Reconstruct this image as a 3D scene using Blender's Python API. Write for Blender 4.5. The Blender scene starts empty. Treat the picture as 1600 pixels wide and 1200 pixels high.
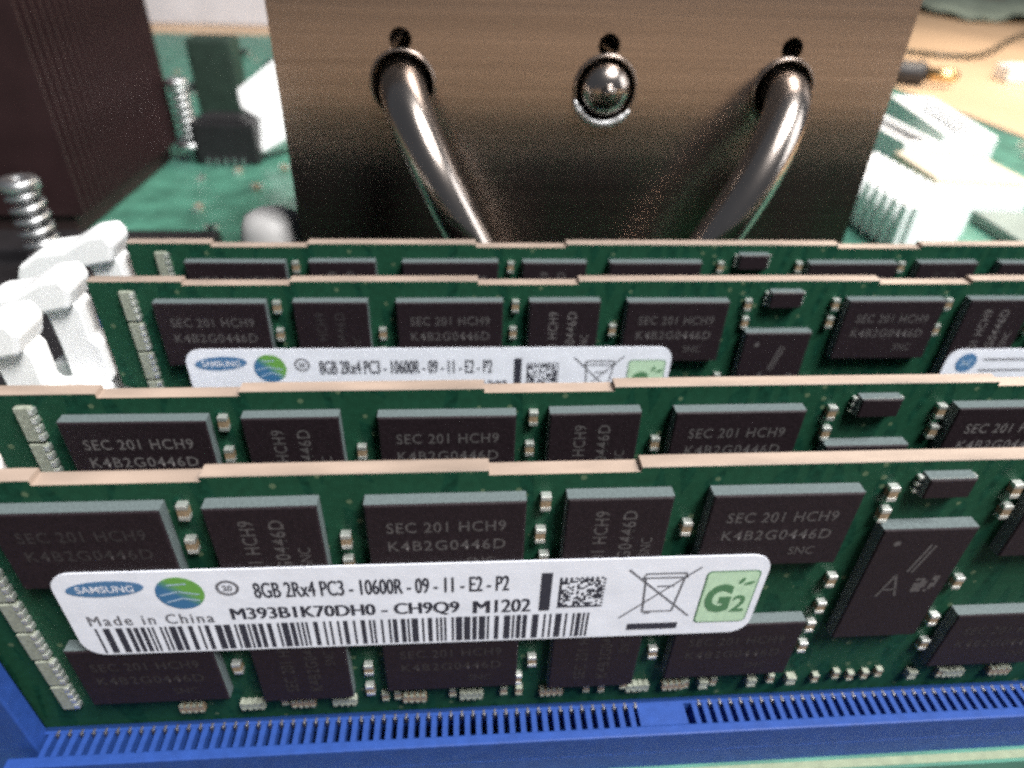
import bpy, bmesh, math, random
from mathutils import Vector, Matrix

# ------------------------------------------------------------------ camera, world, light, exposure
S = 0.001                      # the numbers below are millimetres
sc = bpy.context.scene
col = sc.collection
random.seed(7)

def look_matrix(pitch, roll, yaw, loc):
    cx, sx = math.cos(pitch), math.sin(pitch)
    cy, sy = math.cos(roll), math.sin(roll)
    cz, sz = math.cos(yaw), math.sin(yaw)
    right = Vector((cz, sz, 0)); fwd = Vector((-sz * cx, cz * cx, -sx)); up = right.cross(fwd)
    r2 = right * cy + up * sy; u2 = -right * sy + up * cy
    m = Matrix((r2, u2, -fwd)).transposed().to_4x4()
    m.translation = Vector(loc) * S
    return m

cam_data = bpy.data.cameras.new("camera")
cam = bpy.data.objects.new("camera", cam_data); col.objects.link(cam)
cam.matrix_world = look_matrix(math.radians(34.65), math.radians(2.18), math.radians(-5.11), (37.58, -34.22, 64.72))
cam_data.sensor_width = 36.0
cam_data.lens = 1042.74 / 1600 * 36.0
cam_data.clip_start = 0.002; cam_data.clip_end = 50.0
cam_data.dof.use_dof = True
cam_data.dof.focus_distance = 0.052
cam_data.dof.aperture_fstop = 30.0
sc.camera = cam

world = bpy.data.worlds.new("World"); sc.world = world; world.use_nodes = True
bg = world.node_tree.nodes["Background"]
bg.inputs[0].default_value = (0.74, 0.84, 1.0, 1); bg.inputs[1].default_value = 0.105

def area_lamp(name, loc, target, sx, sy, watts, colour):
    d = bpy.data.lights.new(name, 'AREA'); d.shape = 'RECTANGLE'; d.size = sx * S; d.size_y = sy * S
    d.energy = watts; d.color = colour
    o = bpy.data.objects.new(name, d); col.objects.link(o)
    o.location = Vector(loc) * S
    o.rotation_euler = (Vector(target) - Vector(loc)).to_track_quat('-Z', 'Y').to_euler()
    return o
area_lamp("ceiling_lamp", (285, -190, 590), (50, 50, 20), 260, 200, 10.6, (1.0, 0.98, 0.96))
area_lamp("table_fill_lamp", (470, 380, 460), (330, 330, 0), 160, 160, 4.6, (1.0, 0.86, 0.70))  # unseen warm lamp, added to brighten the table at the back right
area_lamp("pipe_highlight_lamp", (600, -80, 230), (50, 40, 30), 240, 300, 0.7, (0.96, 0.98, 1.0))  # unseen lamp, added for the highlights on the heat pipes

sc.view_settings.view_transform = 'Standard'
sc.view_settings.look = 'None'
sc.view_settings.exposure = 0.0
sc.view_settings.gamma = 1.0
sc.render.engine = 'CYCLES'
sc.cycles.use_denoising = False
sc.cycles.use_adaptive_sampling = True
sc.cycles.adaptive_threshold = 0.09
sc.cycles.adaptive_min_samples = 16
sc.cycles.filter_width = 3.0
sc.cycles.sample_clamp_direct = 6.0
sc.cycles.sample_clamp_indirect = 2.0

# ------------------------------------------------------------------ materials
def mat(name, rgb, rough=0.5, metal=0.0, spec=0.5, var=0.0, scale=900.0, bump=0.0, rgb2=None, stretch=None, coat=0.0):
    m = bpy.data.materials.new(name); m.use_nodes = True
    nt = m.node_tree; b = nt.nodes["Principled BSDF"]
    b.inputs["Base Color"].default_value = (*rgb, 1)
    b.inputs["Roughness"].default_value = rough
    b.inputs["Metallic"].default_value = metal
    b.inputs["Specular IOR Level"].default_value = spec
    if coat: b.inputs["Coat Weight"].default_value = coat; b.inputs["Coat Roughness"].default_value = 0.15
    if var or bump or rgb2:
        tc = nt.nodes.new("ShaderNodeTexCoord"); mp = nt.nodes.new("ShaderNodeMapping")
        if stretch: mp.inputs["Scale"].default_value = stretch
        nz = nt.nodes.new("ShaderNodeTexNoise"); nz.inputs["Scale"].default_value = scale; nz.inputs["Detail"].default_value = 5
        nt.links.new(tc.outputs["Object"], mp.inputs[0]); nt.links.new(mp.outputs[0], nz.inputs["Vector"])
        rp = nt.nodes.new("ShaderNodeValToRGB")
        rp.color_ramp.elements[0].position = 0.3; rp.color_ramp.elements[1].position = 0.7
        lo = tuple(c * (1 - var) for c in rgb); hi = rgb2 if rgb2 else tuple(min(1, c * (1 + var)) for c in rgb)
        rp.color_ramp.elements[0].color = (*lo, 1); rp.color_ramp.elements[1].color = (*hi, 1)
        nt.links.new(nz.outputs[0], rp.inputs[0]); nt.links.new(rp.outputs[0], b.inputs["Base Color"])
        if bump:
            bp = nt.nodes.new("ShaderNodeBump"); bp.inputs["Strength"].default_value = bump; bp.inputs["Distance"].default_value = 0.0001
            nt.links.new(nz.outputs[0], bp.inputs["Height"]); nt.links.new(bp.outputs[0], b.inputs["Normal"])
    return m

M = {
 'mask':   mat('green_solder_mask', (0.008, 0.047, 0.028), 0.5, spec=0.06, var=0.35, scale=1500, bump=0.15),
 'board':  mat('motherboard_mask', (0.062, 0.19, 0.14), 0.38, var=0.35, scale=120, bump=0.1),
 'edge':   mat('cut_fibreglass_edge', (0.27, 0.21, 0.172), 0.6, var=0.28, scale=400, bump=0.4, stretch=(0.25, 1, 1)),
 'mold':   mat('black_epoxy', (0.0165, 0.0105, 0.0135), 0.55, spec=0.2, var=0.3, scale=5000, bump=0.35),
 'sawn':   mat('sawn_epoxy_side', (0.105, 0.132, 0.135), 0.55, var=0.25, scale=6000, bump=0.3),
 'etch':   mat('laser_marking', (0.085, 0.078, 0.08), 0.7, spec=0.2, var=0.45, scale=5000),
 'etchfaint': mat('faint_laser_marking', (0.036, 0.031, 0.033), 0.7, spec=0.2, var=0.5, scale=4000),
 'etchbright': mat('clear_laser_marking', (0.125, 0.115, 0.117), 0.7, spec=0.2, var=0.45, scale=5000),
 'ceramic':mat('grey_ceramic', (0.27, 0.29, 0.235), 0.45, var=0.3, scale=3000),
 'brownc': mat('tan_ceramic', (0.26, 0.19, 0.12), 0.45, var=0.2, scale=3000),
 'solder': mat('bright_solder', (0.88, 0.9, 0.86), 0.42, metal=0.85),
 'paper':  mat('white_label_paper', (0.83, 0.86, 0.95), 0.42, var=0.05, scale=330, bump=0.5),
 'ink':    mat('black_ink', (0.03, 0.03, 0.045), 0.6),
 'inkgrey':mat('grey_ink', (0.14, 0.14, 0.16), 0.6),
 'blueink':mat('blue_ink', (0.075, 0.19, 0.37), 0.5),
 'paleblue':mat('pale_blue_ink', (0.42, 0.56, 0.72), 0.5),
 'greenink':mat('green_ink', (0.08, 0.21, 0.10), 0.5),
 'palegreen':mat('pale_green_ink', (0.50, 0.70, 0.50), 0.5, var=0.1, scale=1500),
 'blue':   mat('blue_plastic', (0.02, 0.06, 0.25), 0.5, spec=0.3, var=0.12, scale=900, bump=0.1),
 'white':  mat('white_nylon', (0.90, 0.91, 0.91), 0.4, var=0.03, scale=500),
 'gold':   mat('gold_contact', (0.30, 0.29, 0.30), 0.5, metal=1.0),
 'fin':    mat('bronze_grey_fin', (0.44, 0.372, 0.33), 0.27, metal=1.0, var=0.14, scale=260, bump=0.10, stretch=(0.05, 1, 4)),
 'pipe':   mat('plated_heat_pipe', (0.52, 0.455, 0.41), 0.2, metal=1.0, var=0.06, scale=250),
 'darkfin':mat('dark_fin', (0.055, 0.028, 0.03), 0.5, metal=0.6, var=0.2, scale=100),
 'steel':  mat('spring_steel', (0.8, 0.81, 0.82), 0.38, metal=1.0),
 'black':  mat('black_plastic', (0.014, 0.013, 0.015), 0.5, var=0.2, scale=300),
 'greycap':mat('grey_sleeve', (0.36, 0.355, 0.35), 0.55, var=0.1, scale=200),
 'cream':  mat('cream_plastic', (0.66, 0.56, 0.44), 0.45, var=0.05, scale=150),
 'table':  mat('peach_tabletop', (0.60, 0.42, 0.27), 0.5, var=0.12, scale=14, stretch=(1, 0.3, 1)),
 'silk':   mat('silkscreen_paint', (0.22, 0.26, 0.17), 0.6, var=0.15, scale=800),
 'brass':  mat('brass_tip', (0.70, 0.50, 0.25), 0.3, metal=1.0),
 'palegrey':mat('pale_grey_metal', (0.62, 0.63, 0.68), 0.5, var=0.08, scale=60),
 'shield': mat('dull_grey_green_metal', (0.20, 0.25, 0.225), 0.5, var=0.15, scale=150),
 'darkgreen': mat('dark_green_coating', (0.022, 0.04, 0.03), 0.5, var=0.25, scale=200),
 'addedfloor':mat('added_floor_paint', (0.035, 0.033, 0.03), 0.6, var=0.3, scale=80, bump=0.2),
 'cable':  mat('dark_cable', (0.05, 0.045, 0.03), 0.5),
}
# globe: green to blue across the printed disc
def globe_mat():
    m = bpy.data.materials.new('globe_ink'); m.use_nodes = True; nt = m.node_tree; b = nt.nodes["Principled BSDF"]
    tc = nt.nodes.new("ShaderNodeTexCoord"); sp = nt.nodes.new("ShaderNodeSeparateXYZ"); ad = nt.nodes.new("ShaderNodeMath"); ad.operation = 'ADD'
    nt.links.new(tc.outputs["Generated"], sp.inputs[0]); nt.links.new(sp.outputs[0], ad.inputs[0]); nt.links.new(sp.outputs[2], ad.inputs[1])
    rp = nt.nodes.new("ShaderNodeValToRGB"); dv = nt.nodes.new("ShaderNodeMath"); dv.operation = 'MULTIPLY'; dv.inputs[1].default_value = 0.5
    nt.links.new(ad.outputs[0], dv.inputs[0]); nt.links.new(dv.outputs[0], rp.inputs[0])
    rp.color_ramp.elements[0].position = 0.42; rp.color_ramp.elements[0].color = (0.045, 0.16, 0.33, 1)
    rp.color_ramp.elements[1].position = 0.6; rp.color_ramp.elements[1].color = (0.14, 0.36, 0.07, 1)
    nt.links.new(rp.outputs[0], b.inputs["Base Color"]); b.inputs["Roughness"].default_value = 0.5
    return m
M['globe'] = globe_mat()
def add_traces(m):
    nt = m.node_tree; b = nt.nodes["Principled BSDF"]; src = b.inputs["Base Color"].links[0].from_socket
    tc = nt.nodes.new("ShaderNodeTexCoord")
    mp = nt.nodes.new("ShaderNodeMapping"); mp.inputs["Scale"].default_value = (520, 1, 120)
    br = nt.nodes.new("ShaderNodeTexVoronoi"); br.inputs["Scale"].default_value = 1.0; br.feature = 'DISTANCE_TO_EDGE'
    nt.links.new(tc.outputs["Object"], mp.inputs[0]); nt.links.new(mp.outputs[0], br.inputs["Vector"])
    th = nt.nodes.new("ShaderNodeMath"); th.operation = 'LESS_THAN'; th.inputs[1].default_value = 0.16; nt.links.new(br.outputs["Distance"], th.inputs[0])
    vo = nt.nodes.new("ShaderNodeTexVoronoi"); vo.inputs["Scale"].default_value = 620; vo.inputs["Randomness"].default_value = 0.8
    nt.links.new(tc.outputs["Object"], vo.inputs["Vector"])
    t2 = nt.nodes.new("ShaderNodeMath"); t2.operation = 'LESS_THAN'; t2.inputs[1].default_value = 0.15; nt.links.new(vo.outputs["Distance"], t2.inputs[0])
    m1 = nt.nodes.new("ShaderNodeMix"); m1.data_type = 'RGBA'; m1.inputs["B"].default_value = (0.018, 0.07, 0.038, 1)
    f1 = nt.nodes.new("ShaderNodeMath"); f1.operation = 'MULTIPLY'; f1.inputs[1].default_value = 0.5; nt.links.new(th.outputs[0], f1.inputs[0])
    nt.links.new(f1.outputs[0], m1.inputs["Factor"]); nt.links.new(src, m1.inputs["A"])
    m2 = nt.nodes.new("ShaderNodeMix"); m2.data_type = 'RGBA'; m2.inputs["B"].default_value = (0.12, 0.17, 0.10, 1)
    f2 = nt.nodes.new("ShaderNodeMath"); f2.operation = 'MULTIPLY'; f2.inputs[1].default_value = 0.7; nt.links.new(t2.outputs[0], f2.inputs[0])
    nt.links.new(f2.outputs[0], m2.inputs["Factor"]); nt.links.new(m1.outputs["Result"], m2.inputs["A"])
    nt.links.new(m2.outputs["Result"], b.inputs["Base Color"])
add_traces(M['mask'])

# ------------------------------------------------------------------ helpers
class MB:
    """collects shapes (millimetres) and makes one mesh of them"""
    def __init__(self): self.v = []; self.f = []; self.mi = []; self.sm = []
    def poly(self, pts, m=0, smooth=False):
        n = len(self.v); self.v += [tuple(p) for p in pts]; self.f.append(list(range(n, n + len(pts)))); self.mi.append(m); self.sm.append(smooth)
    def add(self, verts, faces, m=0, smooth=False):
        n = len(self.v); self.v += [tuple(p) for p in verts]
        for k, f in enumerate(faces):
            self.f.append([n + i for i in f]); self.mi.append(m[k] if isinstance(m, (list, tuple)) else m); self.sm.append(smooth)
    def box(self, x0, x1, y0, y1, z0, z1, m=0, bev=0.0, M4=None):
        bm = bmesh.new(); bmesh.ops.create_cube(bm, size=1.0)
        for v in bm.verts:
            v.co = Vector(((x0 + x1) / 2 + v.co.x * (x1 - x0), (y0 + y1) / 2 + v.co.y * (y1 - y0), (z0 + z1) / 2 + v.co.z * (z1 - z0)))
        if bev: bmesh.ops.bevel(bm, geom=bm.edges[:], offset=bev, segments=2, affect='EDGES', profile=0.6)
        if M4 is not None: bm.transform(M4)
        self.from_bm(bm, m)
    def from_bm(self, bm, m=0, smooth=False):
        bm.verts.index_update()
        self.add([v.co[:] for v in bm.verts], [[v.index for v in f.verts] for f in bm.faces], m, smooth); bm.free()
    def prism(self, pts, axis, a, b, m=0, bev=0.0):
        """outline pts (2D) extruded along axis 'x','y' or 'z' from a to b"""
        def mk(p, t): return {'x': (t, p[0], p[1]), 'y': (p[0], t, p[1]), 'z': (p[0], p[1], t)}[axis]
        bm = bmesh.new()
        lo = [bm.verts.new(mk(p, a)) for p in pts]; hi = [bm.verts.new(mk(p, b)) for p in pts]
        bm.faces.new(lo); bm.faces.new(hi[::-1]); n = len(pts)
        for i in range(n): bm.faces.new((lo[i], hi[i], hi[(i + 1) % n], lo[(i + 1) % n]))
        bmesh.ops.recalc_face_normals(bm, faces=bm.faces[:])
        if bev: bmesh.ops.bevel(bm, geom=bm.edges[:], offset=bev, segments=3, affect='EDGES', profile=0.5)
        bmesh.ops.triangulate(bm, faces=[f for f in bm.faces if len(f.verts) > 4])
        self.from_bm(bm, m)
    def tube(self, pts, r, seg=12, m=0, cap=True, dome=0):
        pts = [Vector(p) for p in pts]; rings = []; n = len(pts)
        rr = r if isinstance(r, (list, tuple)) else [r] * n
        t0 = (pts[1] - pts[0]).normalized(); u = t0.orthogonal().normalized()
        vs = []; fs = []
        for i in range(n):
            t = (pts[min(i + 1, n - 1)] - pts[max(i - 1, 0)]).normalized()
            u = (u - t * u.dot(t)).normalized(); w = t.cross(u)
            for k in range(seg):
                a = 2 * math.pi * k / seg; vs.append(pts[i] + (u * math.cos(a) + w * math.sin(a)) * rr[i])
        for i in range(n - 1):
            for k in range(seg):
                fs.append((i * seg + k, i * seg + (k + 1) % seg, (i + 1) * seg + (k + 1) % seg, (i + 1) * seg + k))
        self.add(vs, fs, m, True)
        if cap:
            self.add(vs[:seg], [list(range(seg))[::-1]], m); self.add(vs[-seg:], [list(range(seg))], m)
    def lathe(self, prof, cx, cy, seg=24, m=0, ax='z', smooth=True):
        vs = []; fs = []; n = len(prof)
        for r, h in prof:
            for k in range(seg):
                a = 2 * math.pi * k / seg; c, s = r * math.cos(a), r * math.sin(a)
                vs.append((cx + c, cy + s, h) if ax == 'z' else (cx + c, h, cy + s))
        for i in range(n - 1):
            for k in range(seg): fs.append((i * seg + k, i * seg + (k + 1) % seg, (i + 1) * seg + (k + 1) % seg, (i + 1) * seg + k))
        self.add(vs, fs, m, smooth)
    def mesh(self, name, mats, recalc=True):
        me = bpy.data.meshes.new(name)
        me.from_pydata([(x * S, y * S, z * S) for x, y, z in self.v], [], self.f)
        for m in (mats if isinstance(mats, (list, tuple)) else [mats]): me.materials.append(M[m])
        for p, mi, s in zip(me.polygons, self.mi, self.sm): p.material_index = mi; p.use_smooth = s
        if recalc:
            bm = bmesh.new(); bm.from_mesh(me); bmesh.ops.remove_doubles(bm, verts=bm.verts[:], dist=1e-7)
            bmesh.ops.recalc_face_normals(bm, faces=bm.faces[:]); bm.to_mesh(me); bm.free()
        me.update(); return me

def obj(name, me, parent=None, loc=(0, 0, 0), rot=None):
    o = bpy.data.objects.new(name, me); col.objects.link(o)
    o.location = Vector(loc) * S
    if rot: o.rotation_euler = rot
    if parent is not None: o.parent = parent
    return o
def tag(o, label, cat, group=None):
    o['label'] = label; o['category'] = cat
    if group: o['group'] = group
    return o
def thing(name, loc, label, cat, group=None, rotz=0.0):
    o = bpy.data.objects.new(name, None); col.objects.link(o); o.location = Vector(loc) * S; o.rotation_euler = (0, 0, rotz)
    o.empty_display_size = 0.005
    return tag(o, label, cat, group)
def structure(o): o['kind'] = 'structure'; return o

_tx = {}
def text_mesh(s, w, h, material, bold=0.0, space=1.0, fat=0.0):
    """text lying in the XZ plane, facing -Y, its box scaled to w x h millimetres, lower left corner at 0"""
    key = (s, w, h, material, bold, fat)
    if key in _tx: return _tx[key]
    c = bpy.data.curves.new("lettering", 'FONT'); c.body = s; c.size = 1.0; c.resolution_u = 3; c.offset = bold; c.space_character = space
    o = bpy.data.objects.new("lettering_source", c); col.objects.link(o)
    dg = bpy.context.evaluated_depsgraph_get(); me = bpy.data.meshes.new_from_object(o.evaluated_get(dg))
    bpy.data.objects.remove(o); bpy.data.curves.remove(c)
    xs = [v.co.x for v in me.vertices]; ys = [v.co.y for v in me.vertices]
    x0, x1, y0, y1 = min(xs), max(xs), min(ys), max(ys)
    for v in me.vertices:
        v.co = Vector(((v.co.x - x0) / (x1 - x0) * w * S, 0, (v.co.y - y0) / (y1 - y0) * h * S))
    if fat:
        vs = [v.co[:] for v in me.vertices]; fs = [tuple(p.vertices) for p in me.polygons]; n = len(vs)
        me2 = bpy.data.meshes.new('lettering')
        me2.from_pydata(vs + [(x + fat * S, y - 0.004 * S, z) for x, y, z in vs], [], fs + [tuple(i + n for i in f) for f in fs]); me = me2
    me.materials.clear(); me.materials.append(M[material]); me.update()
    _tx[key] = me; return me

def rounded(w, h, r, n=6):
    pts = []
    for cx, cz, a0 in ((w - r, h - r, 0), (r, h - r, 90), (r, r, 180), (w - r, r, 270)):
        for k in range(n + 1):
            a = math.radians(a0 + 90 * k / n); pts.append((cx + r * math.cos(a), cz + r * math.sin(a)))
    return pts

# ------------------------------------------------------------------ setting: motherboard and tabletop
PITCH = 9.78; TOP = 33.8
b = MB(); b.box(-270, 262, -5.6, 455, -1.6, 0)
structure(obj('motherboard', b.mesh('motherboard', 'board')))
b = MB(); b.box(-1500, 2600, -800, 3200, -40, -12)
structure(obj('tabletop', b.mesh('tabletop', 'table')))

b = MB(); b.box(-300, 290, -190, -6.0, -11.9, -4.0); b.box(-300, 290, -6.0, 470, -11.9, -7.0)  # dark floor added to keep bounce light off the nearest module
structure(obj('added_dark_floor', b.mesh('added_dark_floor', 'addedfloor')))
# silkscreen line along the front of the nearest memory slot
mbd = bpy.data.objects['motherboard']
b = MB(); b.box(-12, 140, -5.3, -4.55, 0.02, 0.06)
ln = obj('silkscreen_line', b.mesh('silkscreen_line', 'silk'), mbd)
rb_ = random.Random(5)
def smd(name, w, l, h, ends, body):
    m = MB(); e = w * 0.25
    m.box(-w / 2 + e, w / 2 - e, -l / 2, l / 2, 0.05, h - 0.05, 0)
    for s_ in (-1, 1):
        a, c = sorted((s_ * w / 2, s_ * (w / 2 - e))); m.box(a, c, -l / 2, l / 2, 0.05, h, 1)
    return m.mesh(name, [body, ends])
smd_c = smd('ceramic_capacitor', 3.2, 1.7, 1.4, 'solder', 'brownc'); smd_r = smd('resistor', 3.2, 1.6, 0.8, 'solder', 'black')
def ic(w, l, h):
    m = MB(); m.box(-w / 2, w / 2, -l / 2, l / 2, 0.3, h, 0, 0.2)
    n_ = int(l / 2.4)
    for k in range(n_):
        y_ = (k - (n_ - 1) / 2) * 2.2
        for s_ in (-1, 1):
            a, c = sorted((s_ * w / 2, s_ * (w / 2 + 1.3))); m.box(a, c, y_ - 0.4, y_ + 0.4, 0.05, 0.7, 1)
    return m.mesh('integrated_circuit', ['black', 'solder'])
ic_a = ic(8, 11, 2.0); ic_b = ic(14, 20, 2.4)
spots = [(-24, 128), (-14, 136), (-31, 141), (-6, 150), (-20, 158), (-38, 166), (-9, 168), (-29, 172), (2, 128), (-16, 176)]
for x_, y_ in spots: obj(rb_.choice(('ceramic_capacitor', 'resistor')), rb_.choice((smd_c, smd_r)), mbd, (x_, y_, 0), (0, 0, rb_.choice((0, math.pi / 2))))
for k in range(26):
    x_, y_ = rb_.uniform(-110, 10), rb_.uniform(235, 440)
    obj('ceramic_capacitor', rb_.choice((smd_c, smd_r)), mbd, (x_, y_, 0), (0, 0, rb_.choice((0, math.pi / 2))))
for x_, y_, me_ in ((-30, 250, ic_b), (-70, 290, ic_b), (-20, 310, ic_b), (-50, 350, ic_b), (-90, 380, ic_b), (-30, 400, ic_b)):
    obj('integrated_circuit', me_, mbd, (x_, y_, 0), (0, 0, rb_.choice((0, math.pi / 2))))
for x_, y_ in ((172, 98), (184, 102), (198, 100), (228, 118), (240, 140), (246, 168), (250, 186), (243, 200), (210, 170), (206, 180), (252, 214), (165, 178), (170, 188), (172, 200)):
    obj('ceramic_capacitor', rb_.choice((smd_c, smd_r)), mbd, (x_, y_, 0), (0, 0, rb_.choice((0, math.pi / 2))))
for x_, y_, me_ in ((172, 215, ic_a), (168, 240, ic_b), (188, 262, ic_b), (214, 276, ic_a)): obj('integrated_circuit', me_, mbd, (x_, y_, 0))
m_ = MB(); m_.box(-14, 22, -13, 14, 0.1, 3.2, 0, 0.5); obj('shield_can', m_.mesh('shield_can', 'shield'), mbd, (192, 121, 0), (0, 0, -0.08))

# ------------------------------------------------------------------ memory modules
WIDE = [6.1, 30.7, 55.2, 79.9, 104.5]; NARROW = [20.1, 44.75, 93.9, 118.6]
CW, CH, CT = 11.2, 7.5, 1.1
def chip_mesh(w, h, t, name):
    """lying against y=0, face towards -Y; body black, sawn sides greyer"""
    me = MB(); c = 0.12
    f = -t
    vs = [(0, 0, 0), (w, 0, 0), (w, 0, h), (0, 0, h), (0, f + c, 0), (w, f + c, 0), (w, f + c, h), (0, f + c, h),
          (c, f, c), (w - c, f, c), (w - c, f, h - c), (c, f, h - c)]
    me.add(vs, [(8, 9, 10, 11), (4, 5, 9, 8), (5, 6, 10, 9), (6, 7, 11, 10), (7, 4, 8, 11), (0, 1, 5, 4), (1, 2, 6, 5), (2, 3, 7, 6), (3, 0, 4, 7)],
           [0, 0, 0, 0, 0, 1, 1, 1, 1])
    return me.mesh(name, ['mold', 'sawn'])
ch_w = chip_mesh(CW, CH, CT, 'memory_chip_wide'); ch_n = chip_mesh(7.6, 11, CT, 'memory_chip_narrow'); ch_r = chip_mesh(7.6, 13.4, 1.15, 'register_chip')

def cap_mesh(w, h, t, body, ends='solder'):
    m = MB(); e = h * 0.28
    m.box(0.02, w - 0.02, -t + 0.03, 0, e, h - e, 0)
    m.box(0, w, -t, 0, 0, e, 1, 0.06); m.box(0, w, -t, 0, h - e, h, 1, 0.06)
    return m.mesh('capacitor', [body, ends])
cap_s = cap_mesh(0.74, 1.4, 0.6, 'brownc'); cap_shade = cap_mesh(0.6, 1.15, 0.5, 'brownc', 'ceramic'); cap_b = cap_mesh(0.85, 1.1, 0.7, 'ceramic', 'ceramic')  # the dull-ended one stands in for capacitors in the shade low down
def net_mesh(w, h, body):
    m = MB(); m.box(0.0, w - 0.2, -0.5, 0, 0, h, 0, 0.08)
    n = 4
    for k in range(n):
        z = h * (k + 0.5) / n
        m.box(w - 0.42, w, -0.56, 0, z - h * 0.08, z + h * 0.08, 1, 0.05)
    return m.mesh('resistor_network', [body, 'solder'])
net_v = net_mesh(1.45, 3.3, 'ceramic')
def net_flat(body):
    m = MB(); m.box(0, 2.15, -0.55, 0, 0.14, 0.92, 0, 0.05)
    for k in range(4):
        x = 2.15 * (k + 0.5) / 4
        for z0, z1 in ((0, 0.26), (0.8, 1.06)): m.box(x - 0.16, x + 0.16, -0.58, 0, z0, z1, 1)
    return m.mesh('resistor_network', [body, 'ceramic'])
net_h = net_flat('ceramic'); net_h2 = net_flat('brownc')
eep = chip_mesh(3.6, 1.9, 1.0, 'sensor_chip')
m_ = MB()
for x in (-0.42, 3.6):
    for k in range(3): m_.box(x, x + 0.42, -0.42, 0, 0.12 + k * 0.62, 0.42 + k * 0.62, 0, 0.04)
eep_leads = m_.mesh('sensor_lead', 'solder')

# circuit board outline with the stepped top edge and latch notches
H = 31.0
def pcb_mesh():
    lo = H - 0.45
    st = [(0, H), (9.2, H), (9.2, lo), (20, lo), (20, H), (39.3, H), (39.3, lo), (50, lo), (50, H), (83.35, H), (83.35, lo), (94.05, lo), (94.05, H),
          (113.35, H), (113.35, lo), (124.15, lo), (124.15, H), (133.35, H)]
    def notch(x, z, r, side):
        return [(x + side * r * math.cos(a), z - r * math.sin(a)) for a in [math.radians(-90 + 180 * k / 8) for k in range(9)]]
    pts = st + [(133.35, 22.0)] + notch(133.35, 17, 1.2, -1) + [(133.35, 0)] + [(0, 0)] + notch(0, 17, 1.2, 1)[::-1] + [(0, 22.0)]
    bm = bmesh.new()
    a = [bm.verts.new((x, 0, z)) for x, z in pts]; c = [bm.verts.new((x, 1.3, z)) for x, z in pts]; n = len(pts)
    f1 = bm.faces.new(a); f2 = bm.faces.new(c[::-1]); f1.material_index = f2.material_index = 0
    for i in range(n):
        f = bm.faces.new((a[i], c[i], c[(i + 1) % n], a[(i + 1) % n])); f.material_index = 1
    bmesh.ops.recalc_face_normals(bm, faces=bm.faces[:])
    bmesh.ops.bevel(bm, geom=[e for e in bm.edges if all(abs(v.co.z - u.co.z) < 1e-6 for v in e.verts for u in e.verts) and e.verts[0].co.z > 25 and abs(e.verts[0].co.y - e.verts[1].co.y) < 1e-6],
                    offset=0.06, segments=1, affect='EDGES', material=1)
    bmesh.ops.triangulate(bm, faces=[f for f in bm.faces if len(f.verts) > 4])
    for v in bm.verts: v.co *= S
    me = bpy.data.meshes.new('circuit_board'); bm.to_mesh(me); bm.free()
    me.materials.append(M['mask']); me.materials.append(M['edge']); return me
pcb = pcb_mesh()

def strokes(lines, w, material, name, closed=False):
    m = MB()
    for (x0, z0), (x1, z1) in lines:
        d = Vector((x1 - x0, z1 - z0)); 
        if d.length == 0: continue
        d.normalize(); n = Vector((-d.y, d.x)) * w / 2; e = d * w * 0.3
        m.poly([(x0 - e.x + n.x, 0, z0 - e.y + n.y), (x0 - e.x - n.x, 0, z0 - e.y - n.y), (x1 + e.x - n.x, 0, z1 + e.y - n.y), (x1 + e.x + n.x, 0, z1 + e.y + n.y)])
    return m.mesh(name, material, recalc=False)
def flat_poly(pts, material, name):
    m = MB(); m.poly([(x, 0, z) for x, z in pts]); return m.mesh(name, material, recalc=False)
def ellipse(cx, cz, a, b_, n=40, tilt=0.0):
    return [(cx + a * math.cos(t) * math.cos(tilt) - b_ * math.sin(t) * math.sin(tilt), cz + a * math.cos(t) * math.sin(tilt) + b_ * math.sin(t) * math.cos(tilt)) for t in [2 * math.pi * k / n for k in range(n)]]
def ring(cx, cz, r0, r1, material, name, n=28, sq=1.0):
    m = MB()
    for k in range(n):
        a, c = 2 * math.pi * k / n, 2 * math.pi * (k + 1) / n
        m.poly([(cx + r0 * math.cos(a), 0, cz + sq * r0 * math.sin(a)), (cx + r1 * math.cos(a), 0, cz + sq * r1 * math.sin(a)), (cx + r1 * math.cos(c), 0, cz + sq * r1 * math.sin(c)), (cx + r0 * math.cos(c), 0, cz + sq * r0 * math.sin(c))])
    return m.mesh(name, material, recalc=False)

# --- the long label: its meshes, made once (u to the right, z measured down from the top edge as H_L - v)
LW, LH = 53.2, 9.6
def V(v): return LH - v
lm = MB(); lm.prism(rounded(LW, LH, 1.7), 'y', -0.10, 0.0); label_paper = lm.mesh('sticker', 'paper')
rnd = random.Random(21)
bars = MB(); u = 1.5
while u < 39.9:
    w = rnd.choice((0.17, 0.17, 0.17, 0.34, 0.34, 0.5)); 
    bars.poly([(u, 0, V(9.35)), (min(u + w, 40), 0, V(9.35)), (min(u + w, 40), 0, V(6.3)), (u, 0, V(6.3))]); u += w + rnd.choice((0.15, 0.17, 0.3, 0.42))
barcode = bars.mesh('barcode', 'ink', recalc=False)
mx = MB(); n = 18; cs = 3.6 / n
for i in range(n):
    for j in range(n):
        if i == 0 or j == 0 or (i == n - 1 and j % 2 == 0) or (j == n - 1 and i % 2 == 0) or (0 < i < n - 1 and 0 < j < n - 1 and rnd.random() < 0.48):
            x, z = 36.8 + i * cs, V(5.55) + j * cs
            mx.poly([(x, 0, z), (x + cs, 0, z), (x + cs, 0, z + cs), (x, 0, z + cs)])
matrix = mx.mesh('matrix_code', 'ink', recalc=False)
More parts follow.
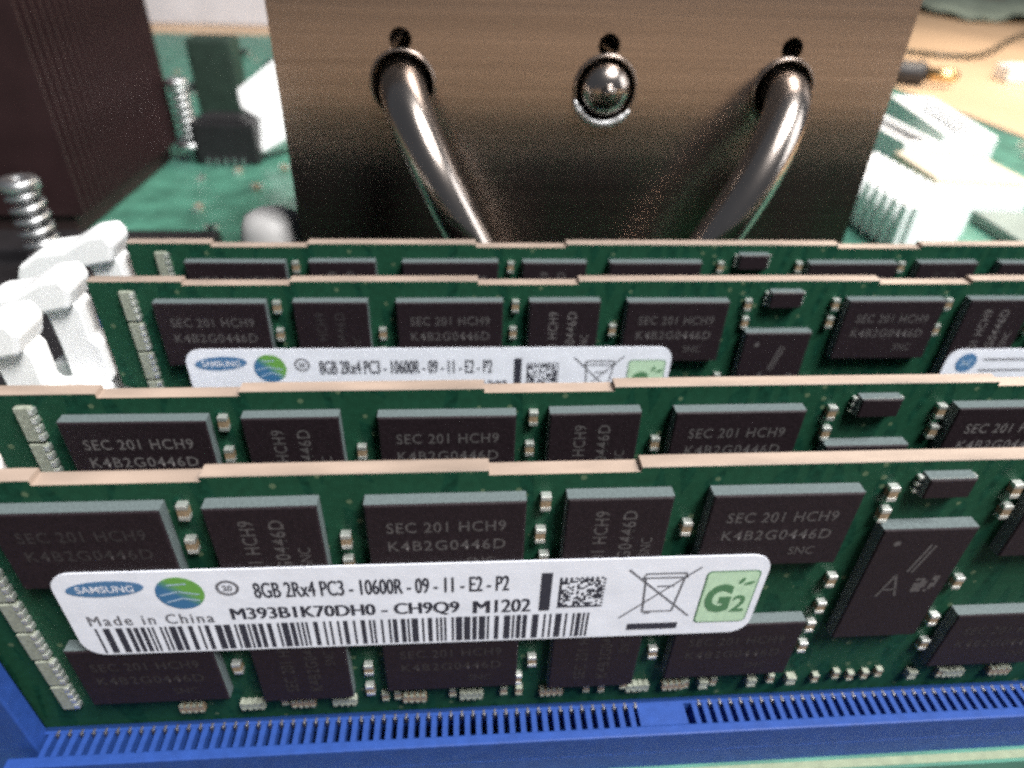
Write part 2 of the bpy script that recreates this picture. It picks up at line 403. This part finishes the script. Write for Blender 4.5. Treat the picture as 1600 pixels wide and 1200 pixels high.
bin_lines = [((42.1, V(1.3)), (47.7, V(7.1))), ((47.7, V(1.2)), (42.0, V(7.1))), ((43.3, V(2.3)), (46.8, V(2.3))), ((43.5, V(1.8)), (46.6, V(1.8))),
             ((43.3, V(2.3)), (43.5, V(1.8))), ((46.8, V(2.3)), (46.6, V(1.8))), ((43.5, V(2.3)), (43.8, V(6.4))), ((46.6, V(2.3)), (46.2, V(6.4))), ((43.8, V(6.4)), (46.2, V(6.4))),
             ((44.0, V(6.6)), (44.4, V(6.6))), ((44.6, V(3.3)), (45.9, V(3.3)))]
bin_m = strokes(bin_lines, 0.16, 'inkgrey', 'crossed_bin')
binbar = flat_poly([(42.8, V(8.75)), (47.0, V(8.75)), (47.0, V(7.95)), (42.8, V(7.95))], 'ink', 'solid_bar')
sidebar = flat_poly([(35.35, V(5.85)), (36.2, V(5.85)), (36.2, V(1.35)), (35.35, V(1.35))], 'ink', 'solid_bar')
el_out = flat_poly(ellipse(3.6, V(1.75), 2.75, 0.86, tilt=0.06), 'blueink', 'brand_ellipse')
globe = flat_poly(ellipse(8.7, V(2.45), 1.72, 1.78), 'globe', 'globe_emblem')
gl_lines = strokes([((7.3, V(2.6)), (8.6, V(2.25))), ((8.6, V(2.25)), (10.0, V(2.6))), ((7.6, V(3.4)), (8.8, V(3.0))), ((8.8, V(3.0)), (9.9, V(3.3))), ((8.0, V(1.5)), (9.3, V(1.4)))], 0.13, 'paleblue', 'globe_line')
mark20 = ring(12.15, V(2.0), 0.62, 0.84, 'inkgrey', 'ring_mark')
g_out = flat_poly([(x + 48.3, z + V(8.1)) for x, z in rounded(4.35, 6.4, 0.45)], 'greenink', 'emblem_border')
g_in = flat_poly([(x + 48.42, z + V(7.98)) for x, z in rounded(4.11, 6.16, 0.4)], 'palegreen', 'emblem_field')
leaf = MB()
for cx, cz, t, a in ((51.3, V(2.9), 1.2, 0.42), (51.95, V(3.2), 0.35, 0.45)): leaf.poly([(x, 0, z) for x, z in ellipse(cx, cz, a, 0.17, 14, t)])
leaf = leaf.mesh('emblem_leaf', 'greenink', recalc=False)

def make_label(parent, u0, z0, tilt):
    s = obj('sticker', label_paper, parent, (u0, -1.12, z0 - LH), (0, tilt, 0))
    s['label'] = 'white paper label with printed lettering, barcode and emblems'
    def put(name, me, lift=0.0, loc=(0, 0)): return obj(name, me, s, (loc[0], -0.125 - lift, loc[1]))
    put('brand_ellipse', el_out); put('brand_lettering', text_mesh('SAMSUNG', 4.0, 0.72, 'paper', 0.01), 0.02, (1.6, V(2.12)))
    put('globe_emblem', globe); put('globe_line', gl_lines, 0.02)
    put('ring_mark', mark20); put('ring_number', text_mesh('20', 0.72, 0.62, 'inkgrey', 0.02), 0.02, (11.79, V(2.3)))
    put('printed_text', text_mesh('8GB 2Rx4 PC3 - 10600R - 09 - 11 - E2 - P2', 18.9, 1.75, 'ink', 0.0, 1.0, 0.07), 0, (13.95, V(3.25)))
    put('printed_text', text_mesh('M393B1K70DH0 - CH9Q9', 17.2, 1.6, 'ink', 0.0, 1.0, 0.12), 0, (11.8, V(5.95)))
    put('printed_text', text_mesh('M', 1.2, 1.5, 'ink', 0.0, 1.0, 0.15), 0, (30.15, V(5.9)))
    put('printed_text', text_mesh('1202', 2.75, 1.6, 'ink', 0.0, 1.0, 0.1), 0, (31.85, V(5.9)))
    put('printed_text', text_mesh('Made in China', 9.1, 1.15, 'inkgrey', 0.0, 1.25, 0.06), 0, (1.35, V(5.95)))
    put('barcode', barcode); put('solid_bar', sidebar); put('matrix_code', matrix); put('crossed_bin', bin_m); put('solid_bar', binbar)
    put('emblem_border', g_out); put('emblem_field', g_in, 0.02); put('emblem_leaf', leaf, 0.04)
    put('emblem_lettering', text_mesh('G', 2.15, 3.5, 'greenink', 0.05), 0.04, (48.7, V(6.75)))
    put('emblem_lettering', text_mesh('2', 1.15, 2.1, 'greenink', 0.02), 0.04, (51.05, V(6.75)))
    return s

sm = MB(); sm.prism(rounded(24, 8.5, 1.5), 'y', -0.1, 0); small_paper = sm.mesh('sticker', 'paper')
def make_small_label(parent, u0, z0):
    s = obj('sticker', small_paper, parent, (u0, -1.12, z0 - 8.5)); s['label'] = 'second white label with a round blue emblem'
    obj('round_emblem', flat_poly(ellipse(2.6, 6.7, 1.25, 1.3), 'blueink', 'round_emblem'), s, (0, -0.125, 0))
    lines = [((2.0, 6.3), (3.2, 7.1)), ((2.0, 7.0), (3.1, 6.3))]
    obj('emblem_line', strokes(lines, 0.16, 'paleblue', 'emblem_line'), s, (0, -0.145, 0))
    for k in range(3):
        obj('printed_line', flat_poly([(4.6, 7.0 - k * 1.5), (20, 7.0 - k * 1.5), (20, 7.25 - k * 1.5), (4.6, 7.25 - k * 1.5)], 'inkgrey', 'printed_line'), s, (0, -0.125, 0))

reg_dot = flat_poly(ellipse(1.5, 11.9, 0.3, 0.3, 14), 'etch', 'register_dot')
reg_marks = strokes([((3.6, 8.6), (4.4, 11.6)), ((4.0, 8.5), (4.8, 11.5)), ((2.0, 5.6), (2.8, 8.2)), ((2.8, 8.2), (3.6, 5.6)), ((2.2, 6.4), (3.4, 6.4))], 0.22, 'etch', 'register_mark')
rc = MB()
for i in range(7):
    for j in range(7):
        if rnd.random() < 0.6:
            x, z = 4.7 + i * 0.28, 6.0 + j * 0.28; rc.poly([(x, 0, z), (x + 0.28, 0, z), (x + 0.28, 0, z + 0.28), (x, 0, z + 0.28)])
reg_code = rc.mesh('register_code', 'etch', recalc=False)

def z_of(d): return H + d          # d = millimetres measured from the module's top edge (negative)
CAPS = []
for c0 in (18.0, 42.95, 67.0 + 1.6, 78.4, 91.7, 116.3):
    CAPS += [(c0, -2.9), (c0 - 0.15, -6.2)] if c0 not in (68.6, 78.4) else [(c0, -2.9), (c0 + 0.1, -5.1)]
CAPS += [(28.75, -6.2), (28.6, -8.7), (43.1, -8.9), (53.7, -5.9), (102.8, -6.2), (127.6, -3.6), (28.7, -25.3), (41.6, -24.6), (43.0, -22.0), (53.6, -21.6), (28.9, -22.2), (18.2, -21.2),
         (66.9, -12.6), (67.1, -16.0), (67.0, -18.6), (78.3, -13.4), (78.2, -18.4), (67.2, -21.6), (78.6, -22.0)]
LOW_SMALL = [21.2, 23.2, 30.0, 31.1, 36.0, 40.6, 42.0, 48.2, 49.6, 51.6, 57.5, 60.1, 65.6, 70.0, 71.9, 73.4, 74.8, 76.1, 82.4, 84.0, 88.6]
LOW_BIG = [59.0, 63.6, 67.4, 79.3]
NETS_H = [(12.4, 1), (17.6, 0), (22.0, 1), (25.6, 0), (31.8, 1), (36.9, 0), (44.2, 1), (52.2, 0), (55.6, 1), (82.9, 0), (87.6, 1), (95.0, 0), (101.0, 1), (107.0, 0), (113.0, 1), (119.0, 0)]

def make_module(slot, label, detail_low, tilt, lift):
    y = slot * PITCH
    t = thing('memory_module', (0, y, TOP - H), label, 'memory module', 'green memory modules standing in parallel slots')
    obj('circuit_board', pcb, t)
    r = random.Random(100 + slot)
    chips = []
    for x in WIDE:
        for zt in (-1.95, -17.0): chips.append((x, zt, 0))
    for x in NARROW:
        for zt in (-1.9, -14.2): chips.append((x, zt, 1))
    for x, zt, k in chips:
        hh = 11 if k else CH
        c = obj('memory_chip', ch_n if k else ch_w, t, (x + r.uniform(-.06, .06), -0.03, z_of(zt) - hh + r.uniform(-.05, .05)), (0, r.uniform(-.006, .006), 0))
        et = r.choice(('etch', 'etch', 'etchbright', 'etchfaint')) if zt > -10 else 'etchfaint'  # lower row kept faint, standing in for the shade down there
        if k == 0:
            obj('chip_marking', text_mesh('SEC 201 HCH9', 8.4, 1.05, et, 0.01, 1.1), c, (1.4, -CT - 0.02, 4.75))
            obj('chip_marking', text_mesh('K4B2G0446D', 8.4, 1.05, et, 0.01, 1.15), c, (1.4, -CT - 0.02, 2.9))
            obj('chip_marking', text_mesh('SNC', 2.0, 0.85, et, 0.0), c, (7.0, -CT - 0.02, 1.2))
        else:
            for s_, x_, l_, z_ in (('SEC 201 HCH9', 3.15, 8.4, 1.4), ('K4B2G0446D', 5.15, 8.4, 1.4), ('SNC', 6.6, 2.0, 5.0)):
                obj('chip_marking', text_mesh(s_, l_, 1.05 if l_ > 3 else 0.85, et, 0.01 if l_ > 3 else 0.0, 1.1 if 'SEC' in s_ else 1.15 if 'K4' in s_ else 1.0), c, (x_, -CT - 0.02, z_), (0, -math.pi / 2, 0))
    if slot == 4:
        for x, zt, k in chips: obj('memory_chip', ch_n if k else ch_w, t, (x + (7.6 if k else CW), 1.33, z_of(zt) - (11 if k else CH)), (0, 0, math.pi))
    rg = obj('register_chip', ch_r, t, (69.2, -0.03, z_of(-5.9) - 13.4))
    obj('register_dot', reg_dot, rg, (0, -1.17, 0)); obj('register_mark', reg_marks, rg, (0, -1.17, 0)); obj('register_code', reg_code, rg, (0, -1.17, 0))
    e = obj('sensor_chip', eep, t, (71.0, 0, z_of(-1.0) - 1.9)); obj('sensor_lead', eep_leads, e)
    for x, zt in CAPS:
        obj('capacitor', cap_s, t, (x + r.uniform(-.1, .1), 0.0, z_of(zt) - 0.6), (0, r.uniform(-.05, .05), 0))
    for k in range(7):
        obj('resistor_network', net_v, t, (2.95 + r.uniform(-.05, .05), 0, z_of(-1.0 - 3.62 * k) - 3.3))
    if detail_low:
        for x, kind in NETS_H: obj('resistor_network', net_h2 if kind else net_h, t, (x, 0, z_of(-27.35)), (0, r.uniform(-.03, .03), 0))
        for x in LOW_SMALL: obj('capacitor', cap_shade if r.random() < 0.8 else cap_s, t, (x, 0, z_of(-27.3) + r.uniform(-.1, .5)))
        for x in LOW_BIG: obj('capacitor', cap_b, t, (x, 0, z_of(-27.2)))
    make_label(t, 7.95, z_of(-7.75 + lift), tilt)
    make_small_label(t, 94.2, z_of(-8.3))
    return t
make_module(0, 'nearest green memory module, its whole white label readable above the blue slot', True, 0.0075, 0.0)
make_module(1, 'green memory module standing close behind the nearest one, its label hidden', False, 0.004, -0.1)
make_module(3, 'green memory module beyond the wide gap, upper half of its white label showing', False, 0.003, 0.35)
make_module(4, 'rearmost green memory module, only a thin strip showing below its top edge', False, -0.003, 0.0)

# ------------------------------------------------------------------ memory slots with latches
YC = 0.65          # middle of the module's thickness
def housing_mesh(colour, name):
    m = MB(); x0, x1 = -1.0, 134.4; zt = 5.6
    # floor, outer walls, chamfered inner lip carrying the contact ribs
    m.box(x0, x1, YC - 4.85, YC + 4.85, 0.0, 2.6)
    for s in (-1, 1):
        ya, yb = sorted((YC + s * 4.85, YC + s * 3.95)); m.box(x0, x1, ya, yb, 2.6, zt, 0, 0.12)
        pts = [(YC + s * 0.85, 2.6), (YC + s * 0.85, zt - 1.0), (YC + s * 1.75, zt - 0.05), (YC + s * 2.0, zt - 0.05), (YC + s * 2.0, 2.6)]
        m.prism(pts, 'x', x0, x1)
    return m.mesh(name, colour)
def rib_mesh(colour):
    m = MB(); m.box(-0.24, 0.24, YC - 3.95, YC - 2.0, 2.6, 5.5); return m.mesh('contact_rib', colour)
KEY = (53.2, 57.6)
def tower_mesh(colour, name):
    m = MB()
    # stepped cheeks either side of the latch channel
    prof = [(-8.2, 0), (1.0, 0), (1.0, 20.4), (-0.4, 21.0), (-0.4, 22.2), (-2.4, 22.6), (-2.4, 23.4), (-8.2, 22.6)]
    for s in (-1, 1):
        a, c = sorted((YC + s * 1.5, YC + s * 3.3)); m.prism(prof, 'y', a, c, 0, 0.2)
    m.box(-8.4, -1.1, YC - 1.52, YC + 1.52, 0, 8.0)
    return m.mesh(name, colour)
tower = {'blue': tower_mesh('blue', 'end_tower'), 'white': tower_mesh('white', 'end_tower')}
house = {'blue': housing_mesh('blue', 'housing'), 'white': housing_mesh('white', 'housing')}
m = MB()
lev = [(-6.0, 8.6), (-1.9, 8.6), (-1.5, 14), (-1.5, 21.4), (-0.5, 22.4), (-0.5, 26.6), (-1.3, 27.4), (-1.2, 31.0), (-1.9, 32.2), (-4.6, 32.0), (-4.4, 27), (-4.6, 20)]
m.prism(lev, 'y', YC - 1.4, YC + 1.4, 0, 0.15)
hd = [(-0.9, 33.6), (-1.5, 34.9), (-3.6, 34.6), (-6.4, 33.0), (-9.4, 32.6), (-11.8, 31.0), (-12.6, 29.4), (-11.8, 28.6), (-9.2, 29.6), (-5.6, 30.6), (-1.6, 31.4)]
m.prism(hd, 'y', YC - 2.3, YC + 2.3, 0, 0.5)
latch = m.mesh('latch', 'white')
for p in latch.polygons: p.use_smooth = False
m = MB(); m.box(-0.11, 0.11, YC - 2.2, YC - 1.7, 4.9, 5.6, 0, 0.05)
contact = m.mesh('contact', 'gold')
rib_b = rib_mesh('blue')

def make_slot(i, colour, label, near, dz, dlx):
    t = thing('memory_slot', (0, i * PITCH, 0.0), label, 'memory slot', 'memory slots side by side on the board')
    h = obj('housing', house[colour], t)
    obj('end_tower', tower[colour], t, (0, 0, 0))
    tw = obj('end_tower', tower[colour], t, (133.35, 2 * YC, 0)); tw.rotation_euler = (0, 0, math.pi)
    obj('latch', latch, t, (dlx, 0, dz), (0, 0.0, 0))
    l2 = obj('latch', latch, t, (133.35, 2 * YC, 0)); l2.rotation_euler = (0, 0, math.pi)
    if near:
        x = 1.6; k = 0
        kb = MB(); kb.box(KEY[0], KEY[1], YC - 3.95, YC - 2.0, 2.6, 5.58); obj('key_block', kb.mesh('key_block', colour), h)
        while x < 132:
            inkey = KEY[0] - 0.2 < x < KEY[1] + 0.2
            if not inkey:
                obj('contact_rib', rib_b, h, (x, 0, 0))
                obj('contact', contact, h, (x + 0.5, 0, 0))
            x += 1.0
    return t
make_slot(0, 'blue', 'blue memory slot with a row of contacts under the nearest module', True, -3, -2)
make_slot(1, 'white', 'memory slot holding the second module, hidden behind the nearest module', False, 0, 0)
make_slot(2, 'blue', 'empty memory slot in the wide gap, white latch head at the picture edge', False, 0.6, 0.4)
make_slot(3, 'white', 'white memory slot end and latch gripping the module beyond the gap', False, 0, 0)
make_slot(4, 'blue', 'memory slot of the rearmost module with the topmost white latch', False, 0.6, 0.3)

# ------------------------------------------------------------------ tower heatsink behind the modules
FX0, FX1, FZ0, FZ1, FY = 14.3, 96.8, 9.0, 76.0, 60.0
PX = [(30.3, 47.0), (56.9, 46.9), (81.2, 47.0)]
def fin_mesh():
    bm = bmesh.new()
    def spline(pts):
        vs = [bm.verts.new((x, z, 0)) for x, z in pts]
        for a, c in zip(vs, vs[1:] + vs[:1]): bm.edges.new((a, c))
    spline([(FX0, FZ0), (FX1, FZ0), (FX1, FZ1), (FX0, FZ1)])
    R, r, off = 4.0, 1.45, 5.2
    for cx, cz in PX:
        # keyhole: big circle with a narrow neck into a small solder hole above
        pts = []
        a0 = math.asin(0.62 / R)
        for k in range(29):
            a = math.pi / 2 + a0 + (2 * math.pi - 2 * a0) * k / 28; pts.append((cx + R * math.cos(a), cz + R * math.sin(a)))
        b0 = math.asin(0.62 / r)
        for k in range(13):
            a = -math.pi / 2 + b0 + (2 * math.pi - 2 * b0) * k / 12; pts.append((cx + r * math.cos(a), cz + off + r * math.sin(a)))
        spline(pts)
    bmesh.ops.triangle_fill(bm, use_beauty=True, use_dissolve=False, edges=bm.edges[:], normal=(0, 0, 1))
    for v in bm.verts:
        x, z = v.co.x, v.co.y; v.co = Vector((x, 0, z)) * S
    bmesh.ops.recalc_face_normals(bm, faces=bm.faces[:])
    ret = bmesh.ops.solidify(bm, geom=bm.faces[:], thickness=0.35 * S)
    me2 = bpy.data.meshes.new('fin'); bm.to_mesh(me2); bm.free(); me2.materials.append(M['fin']); return me2
hs = thing('heatsink', (55, 90, 0), 'brown metal heatsink with slanting heat pipes behind the modules', 'heatsink')
fin = fin_mesh()
def hobj(name, me, parent=None, loc=(0, 0, 0)): return obj(name, me, hs if parent is None else parent, (loc[0] - 55, loc[1] - 90, loc[2]) if parent is None else loc)
for k in range(28): hobj('fin', fin, None, (0, FY + k * 2.1, 0))
def smooth_path(ctrl, n=40):
    pts = [Vector(c) for c in ctrl]; out = []
    P_ = [pts[0] * 2 - pts[1]] + pts + [pts[-1] * 2 - pts[-2]]
    for i in range(1, len(P_) - 2):
        p0, p1, p2, p3 = P_[i - 1:i + 3]
        for k in range(8):
            t = k / 8; out.append(0.5 * ((2 * p1) + (p2 - p0) * t + (2 * p0 - 5 * p1 + 4 * p2 - p3) * t * t + (3 * p1 - p0 - 3 * p2 + p3) * t ** 3))
    out.append(pts[-1]); return out
def pipe(ctrl):
    m = MB(); m.tube(smooth_path(ctrl), 3.0, 24); return m.mesh('heat_pipe', 'pipe')
hobj('heat_pipe', pipe([(30.3, 116, 47), (30.3, 70, 47), (30.3, 61, 47), (30.6, 57.2, 46.3), (32.0, 53.6, 43.2), (34.6, 50.6, 38), (38.0, 49.0, 31.5), (41.0, 48.6, 25.5), (44.4, 50.5, 17), (46, 56, 8), (46, 66, 4), (46, 100, 4)]))
hobj('heat_pipe', pipe([(81.2, 116, 47), (81.2, 70, 47), (81.2, 61, 47), (80.9, 57.2, 46.3), (79.2, 53.6, 43.2), (76.2, 50.6, 38), (72.4, 49.0, 31.5), (69.2, 48.6, 25.5), (66.6, 50.5, 17), (65.6, 56, 8), (65.5, 66, 4), (65.5, 100, 4)]))
m = MB(); prof = [(3.25, 116), (3.25, 59.6)] + [(3.25 * math.cos(a), 59.6 - 2.2 * math.sin(a)) for a in [math.radians(q) for q in range(10, 90, 10)]] + [(0.9, 57.45), (0.55, 57.0), (0.0, 56.9)]
m.lathe(prof, PX[1][0], PX[1][1], 32, ax='y'); hobj('heat_pipe', m.mesh('heat_pipe', 'pipe'))
for cx, cz in PX:
    m = MB(); m.lathe([(3.95, 60.3), (3.95, 59.5), (4.2, 59.4), (4.3, 59.7), (4.35, 60.0)], cx, cz, 32, ax='y'); hobj('collar', m.mesh('collar', 'fin'))
m = MB(); m.tube([(PX[1][0] + 4.25 * math.cos(math.radians(a)), 59.3, PX[1][1] + 4.25 * math.sin(math.radians(a))) for a in range(198, 330, 6)], [0.15] + [0.3] * 2 + [0.5] * 16 + [0.3] * 2 + [0.15], 10); hobj('lip_highlight', m.mesh('lip_highlight', 'steel'))  # bright arc shaped as the crescent highlight under the middle pipe end
m = MB(); m.box(34, 77, 62, 108, 0.2, 8.8, 0, 0.5); hobj('base', m.mesh('base', 'pipe'))

# ------------------------------------------------------------------ dark finned heatsink and its spring screws
dh = thing('heatsink', (-88, 154, 0), 'dark finned heatsink block beside the brown one, top corner of the picture', 'heatsink')
m = MB(); m.box(-38, 38.5, 0, 0.9, 5.5, 82); dfin = m.mesh('fin', 'darkfin')
for k in range(21): obj('fin', dfin, dh, (0, -32 + k * 3.15, 0))
m = MB(); m.box(-32, 35.5, -31, 31, 0.2, 5.4, 0, 0.4); obj('base', m.mesh('base', 'darkfin'), dh)

m = MB(); hp = []
for k in range(7 * 14 + 1):
    a = 2 * math.pi * k / 14; hp.append((2.5 * math.cos(a), 2.5 * math.sin(a), 6.5 + 15.5 * k / 98))
m.tube(hp, 0.62, 8); spring_m = m.mesh('spring', 'steel')
m = MB(); m.lathe([(0, 0.1), (1.3, 0.1), (1.3, 22.4), (3.1, 22.4), (3.2, 22.8), (3.2, 24.0), (2.8, 24.5), (1.0, 24.5), (0.9, 23.8), (0, 23.8)], 0, 0, 20); screw_m = m.mesh('screw', 'steel')
m = MB(); m.lathe([(1.4, 4.5), (4.2, 4.5), (4.2, 6.2), (1.4, 6.2)], 0, 0, 20); washer_m = m.mesh('washer', 'steel')
for loc, sc_, lab in (((-41.2, 90, 0), 1.0, 'spring screw with bright coils above the white memory latches'), ((-45.4, 184, 0), 0.98, 'distant spring screw with bright coils beside the dark heatsink edge')):
    t = thing('spring_screw', loc, lab, 'screw', 'spring screws along the dark heatsink')
    t.scale = (sc_,) * 3
    obj('screw', screw_m, t); obj('spring', spring_m, t); obj('washer', washer_m, t)

t = thing('mounting_frame', (-75, 88, 0), 'flat black mounting frame on the board behind the white latches', 'mounting frame')
m = MB()
m.box(-60, 58, -34, -22, 0.1, 5, 0, 0.6); m.box(-60, 58, 16, 27, 0.1, 5, 0, 0.6); m.box(44, 58, -22.05, 16.05, 0.1, 4.9, 0, 0.6); m.box(-60, -46, -22.05, 16.05, 0.1, 4.9, 0, 0.6)
obj('frame', m.mesh('frame', 'black'), t)
m = MB(); m.box(-46, 44, -22, 16, 0.1, 2.2); obj('plate', m.mesh('plate', 'black'), t)

# ------------------------------------------------------------------ parts on the open board, left of the brown heatsink
t = thing('board_connector', (-34, 184, 0), 'low black connector on the green board before the white plug', 'connector')
m = MB(); m.box(-9, 9.5, -4, 8, 0.1, 12.6, 0, 0.8); m.box(-6.5, 6.5, -3.0, 6.5, 12.5, 13.6, 0, 0.4); obj('body', m.mesh('body', 'black'), t)
m = MB()
for k in range(5): m.box(-6 + k * 2.6, -5.2 + k * 2.6, -4.9, -4.02, 0.1, 2.2)
obj('pin', m.mesh('pin', 'steel'), t)

t = thing('inductor', (-43, 216, 0), 'tall black inductor block standing behind the low black connector', 'inductor')
m = MB(); m.box(-7.5, 7, -5, 6, 1.0, 31, 0, 1.2); obj('core', m.mesh('core', 'darkgreen'), t)
m = MB(); m.box(-8, 7.5, -5.5, 6.5, 0.1, 1.6, 0, 0.3); obj('base', m.mesh('base', 'greycap'), t)

t = thing('plug', (-24, 190, 0), 'white plastic plug with slanting shoulder beside the brown heatsink', 'plug')
m = MB(); out = [(-0.8, 0.2), (8.4, 5.0), (8.6, 25.5), (6.2, 29.0), (-7.0, 19.0), (-6.2, 13.6), (-1.2, 10.6)]
m.prism(out, 'y', -3, 7, 0, 0.6); obj('shell', m.mesh('shell', 'white'), t, (0, -3, 1.2), (math.radians(-24), 0, 0))
m = MB(); m.box(0.5, 1.2, -3.5, -3.02, 6, 22); m.box(4.5, 5.2, -3.5, -3.02, 7, 24); obj('rib', m.mesh('rib', 'white'), t, (0, -3, 1.2), (math.radians(-24), 0, 0))

t = thing('capacitor', (8.8, 66, 0), 'pale grey domed can at the foot of the brown heatsink', 'capacitor'); t.scale = (1, 1, 1.05)
m = MB(); m.lathe([(0, 0.1), (5.1, 0.1), (5.3, 1), (5.3, 19.5), (5.1, 22.0), (4.6, 24.2), (3.9, 25.6), (2.6, 26.3), (0, 26.5)], 0, 0, 32); obj('sleeve', m.mesh('sleeve', 'greycap'), t)
m = MB(); m.lathe([(5.38, 1.0), (5.38, 4.0)], 0, 0, 32); obj('band', m.mesh('band', 'black'), t)

t = thing('equipment_box', (-160, 620, -12), 'pale grey box beyond the board edge at the top', 'box')
m = MB(); m.box(-75, 60, -25, 60, 0.1, 60, 0, 2); obj('case', m.mesh('case', 'palegrey'), t)
m = MB(); m.box(-77, 62, -27, 62, 60.1, 64, 0, 1.5); obj('lid', m.mesh('lid', 'palegrey'), t)

# ------------------------------------------------------------------ right-hand side: power connector and white headers
t = thing('power_connector', (151, 134, 0), 'white ribbed power connector standing behind the rear module', 'connector')
m = MB(); m.box(-6.6, 6.6, -23, 24, 0.1, 12.6, 0, 0.35); obj('body', m.mesh('body', 'white'), t)
m = MB(); m.box(-1.7, 0, -1.0, 1.0, 0.6, 12.45, 0, 0.2); rb = m.mesh('rib', 'white')
m = MB(); m.box(0, 1.5, -1.15, 1.15, 5.5, 13.0, 0, 0.25); tb = m.mesh('tooth', 'white')
m = MB(); m.box(-1.35, 1.35, -1.35, 1.35, 12.62, 13.1, 0, 0.3); cb = m.mesh('cell', 'white')
for k in range(11):
    y = -20.6 + k * 4.2
    obj('rib', rb, t, (-6.55, y, 0)); obj('tooth', tb, t, (6.55, y, 0))
    for x in (-3.1, 3.1): obj('cell', cb, t, (x, y, 0))
m = MB(); m.box(6.62, 8.2, -3, 3, 2, 6, 0, 0.3); obj('clip', m.mesh('clip', 'white'), t)

def header(name, loc, rz, w, l, h, label, mat_, dark=True, group=None):
    t = thing(name, loc, label, 'connector', group, rz)
    m = MB(); wl = 2.4
    m.box(-w / 2, w / 2, -l / 2, l / 2, 0.1, h * 0.35, 0)
    for s in (-1, 1):
        a, c = sorted((s * w / 2, s * (w / 2 - wl))); m.box(a, c, -l / 2, l / 2, h * 0.35, h, 0, 0.3)
        a, c = sorted((s * l / 2, s * (l / 2 - wl))); m.box(-w / 2 + wl, w / 2 - wl, a, c, h * 0.35, h - 0.05, 0, 0.3)
    obj('shell', m.mesh('shell', mat_), t)
    m = MB(); m.box(-w / 2 + wl + 0.02, w / 2 - wl - 0.02, -l / 2 + wl + 0.02, l / 2 - wl - 0.02, h * 0.36, h * 0.5); obj('insert', m.mesh('insert', 'black' if dark else mat_), t)
    return t
header('board_header', (219, 221, 0), math.radians(-14), 17, 66, 10, 'long white header lying next to the peach tabletop', 'white', False, 'headers at the board edge')
header('board_header', (189, 199, 0), math.radians(-3), 12, 40, 10, 'short white header with dark channel beside the long white one', 'white', True, 'headers at the board edge')
t = thing('relay', (186, 156, 0), 'cream block component between the white connector and the headers', 'relay', rotz=math.radians(-6))
m = MB(); m.box(-14, 13, -14, 14, 0.1, 9.6, 0, 1.0); obj('case', m.mesh('case', 'cream'), t)
m = MB(); m.box(-14.3, 13.3, -14.4, -13.9, 1.0, 8.0, 0, 0.2); obj('side_plate', m.mesh('side_plate', 'white'), t)

# on the table beyond the board
t = thing('cable_jack', (322, 402, -12), 'short black jack with a brass tip lying on the peach table', 'jack', rotz=math.radians(-25))
m = MB(); m.tube([(-22, 0, 7.1), (-18, 0, 7.1), (4, 0, 7.1), (6, 0, 7.1)], [5.5, 7, 7, 6], 20); obj('sleeve', m.mesh('sleeve', 'black'), t)
m = MB(); m.tube([(6, 0, 7.1), (22, 0, 7.1), (25, 0, 7.1)], [4, 4, 1.5], 16); obj('tip', m.mesh('tip', 'brass'), t)
m = MB(); m.tube(smooth_path([(330, 560, -10), (391, 532, -10), (415, 513, -10), (457, 528, -10), (587, 660, -10), (760, 800, -10), (1100, 1000, -10)]), 2.0, 8)
o = obj('cable', m.mesh('cable', 'cable')); tag(o, 'thin dark cable curving across the peach table', 'cable')
t = thing('adapter', (404, 424, -12), 'small white adapter on the table at the picture edge', 'adapter')
m = MB(); m.box(-8, 30, -8, 8, 0.1, 10, 0, 2); obj('case', m.mesh('case', 'white'), t)
m = MB(); m.box(30, 36, -4, 4, 2.5, 7.5, 0, 0.5); obj('plug', m.mesh('plug', 'steel'), t)
t = thing('folded_cloth', (760, 930, -12), 'grey green cloth lying in the top corner beyond the cable', 'cloth')
bm = bmesh.new(); bmesh.ops.create_grid(bm, x_segments=30, y_segments=30, size=0.15)
for v in bm.verts: v.co.z = 0.006 + 0.004 * math.sin(v.co.x * 60) * math.cos(v.co.y * 45) + 0.002 * math.sin(v.co.x * 170 + v.co.y * 90)
me = bpy.data.meshes.new('fold'); bm.to_mesh(me); bm.free()
M['cloth'] = mat('grey_green_cloth', (0.30, 0.36, 0.30), 0.8, var=0.2, scale=60); me.materials.append(M['cloth'])
obj('fold', me, t)
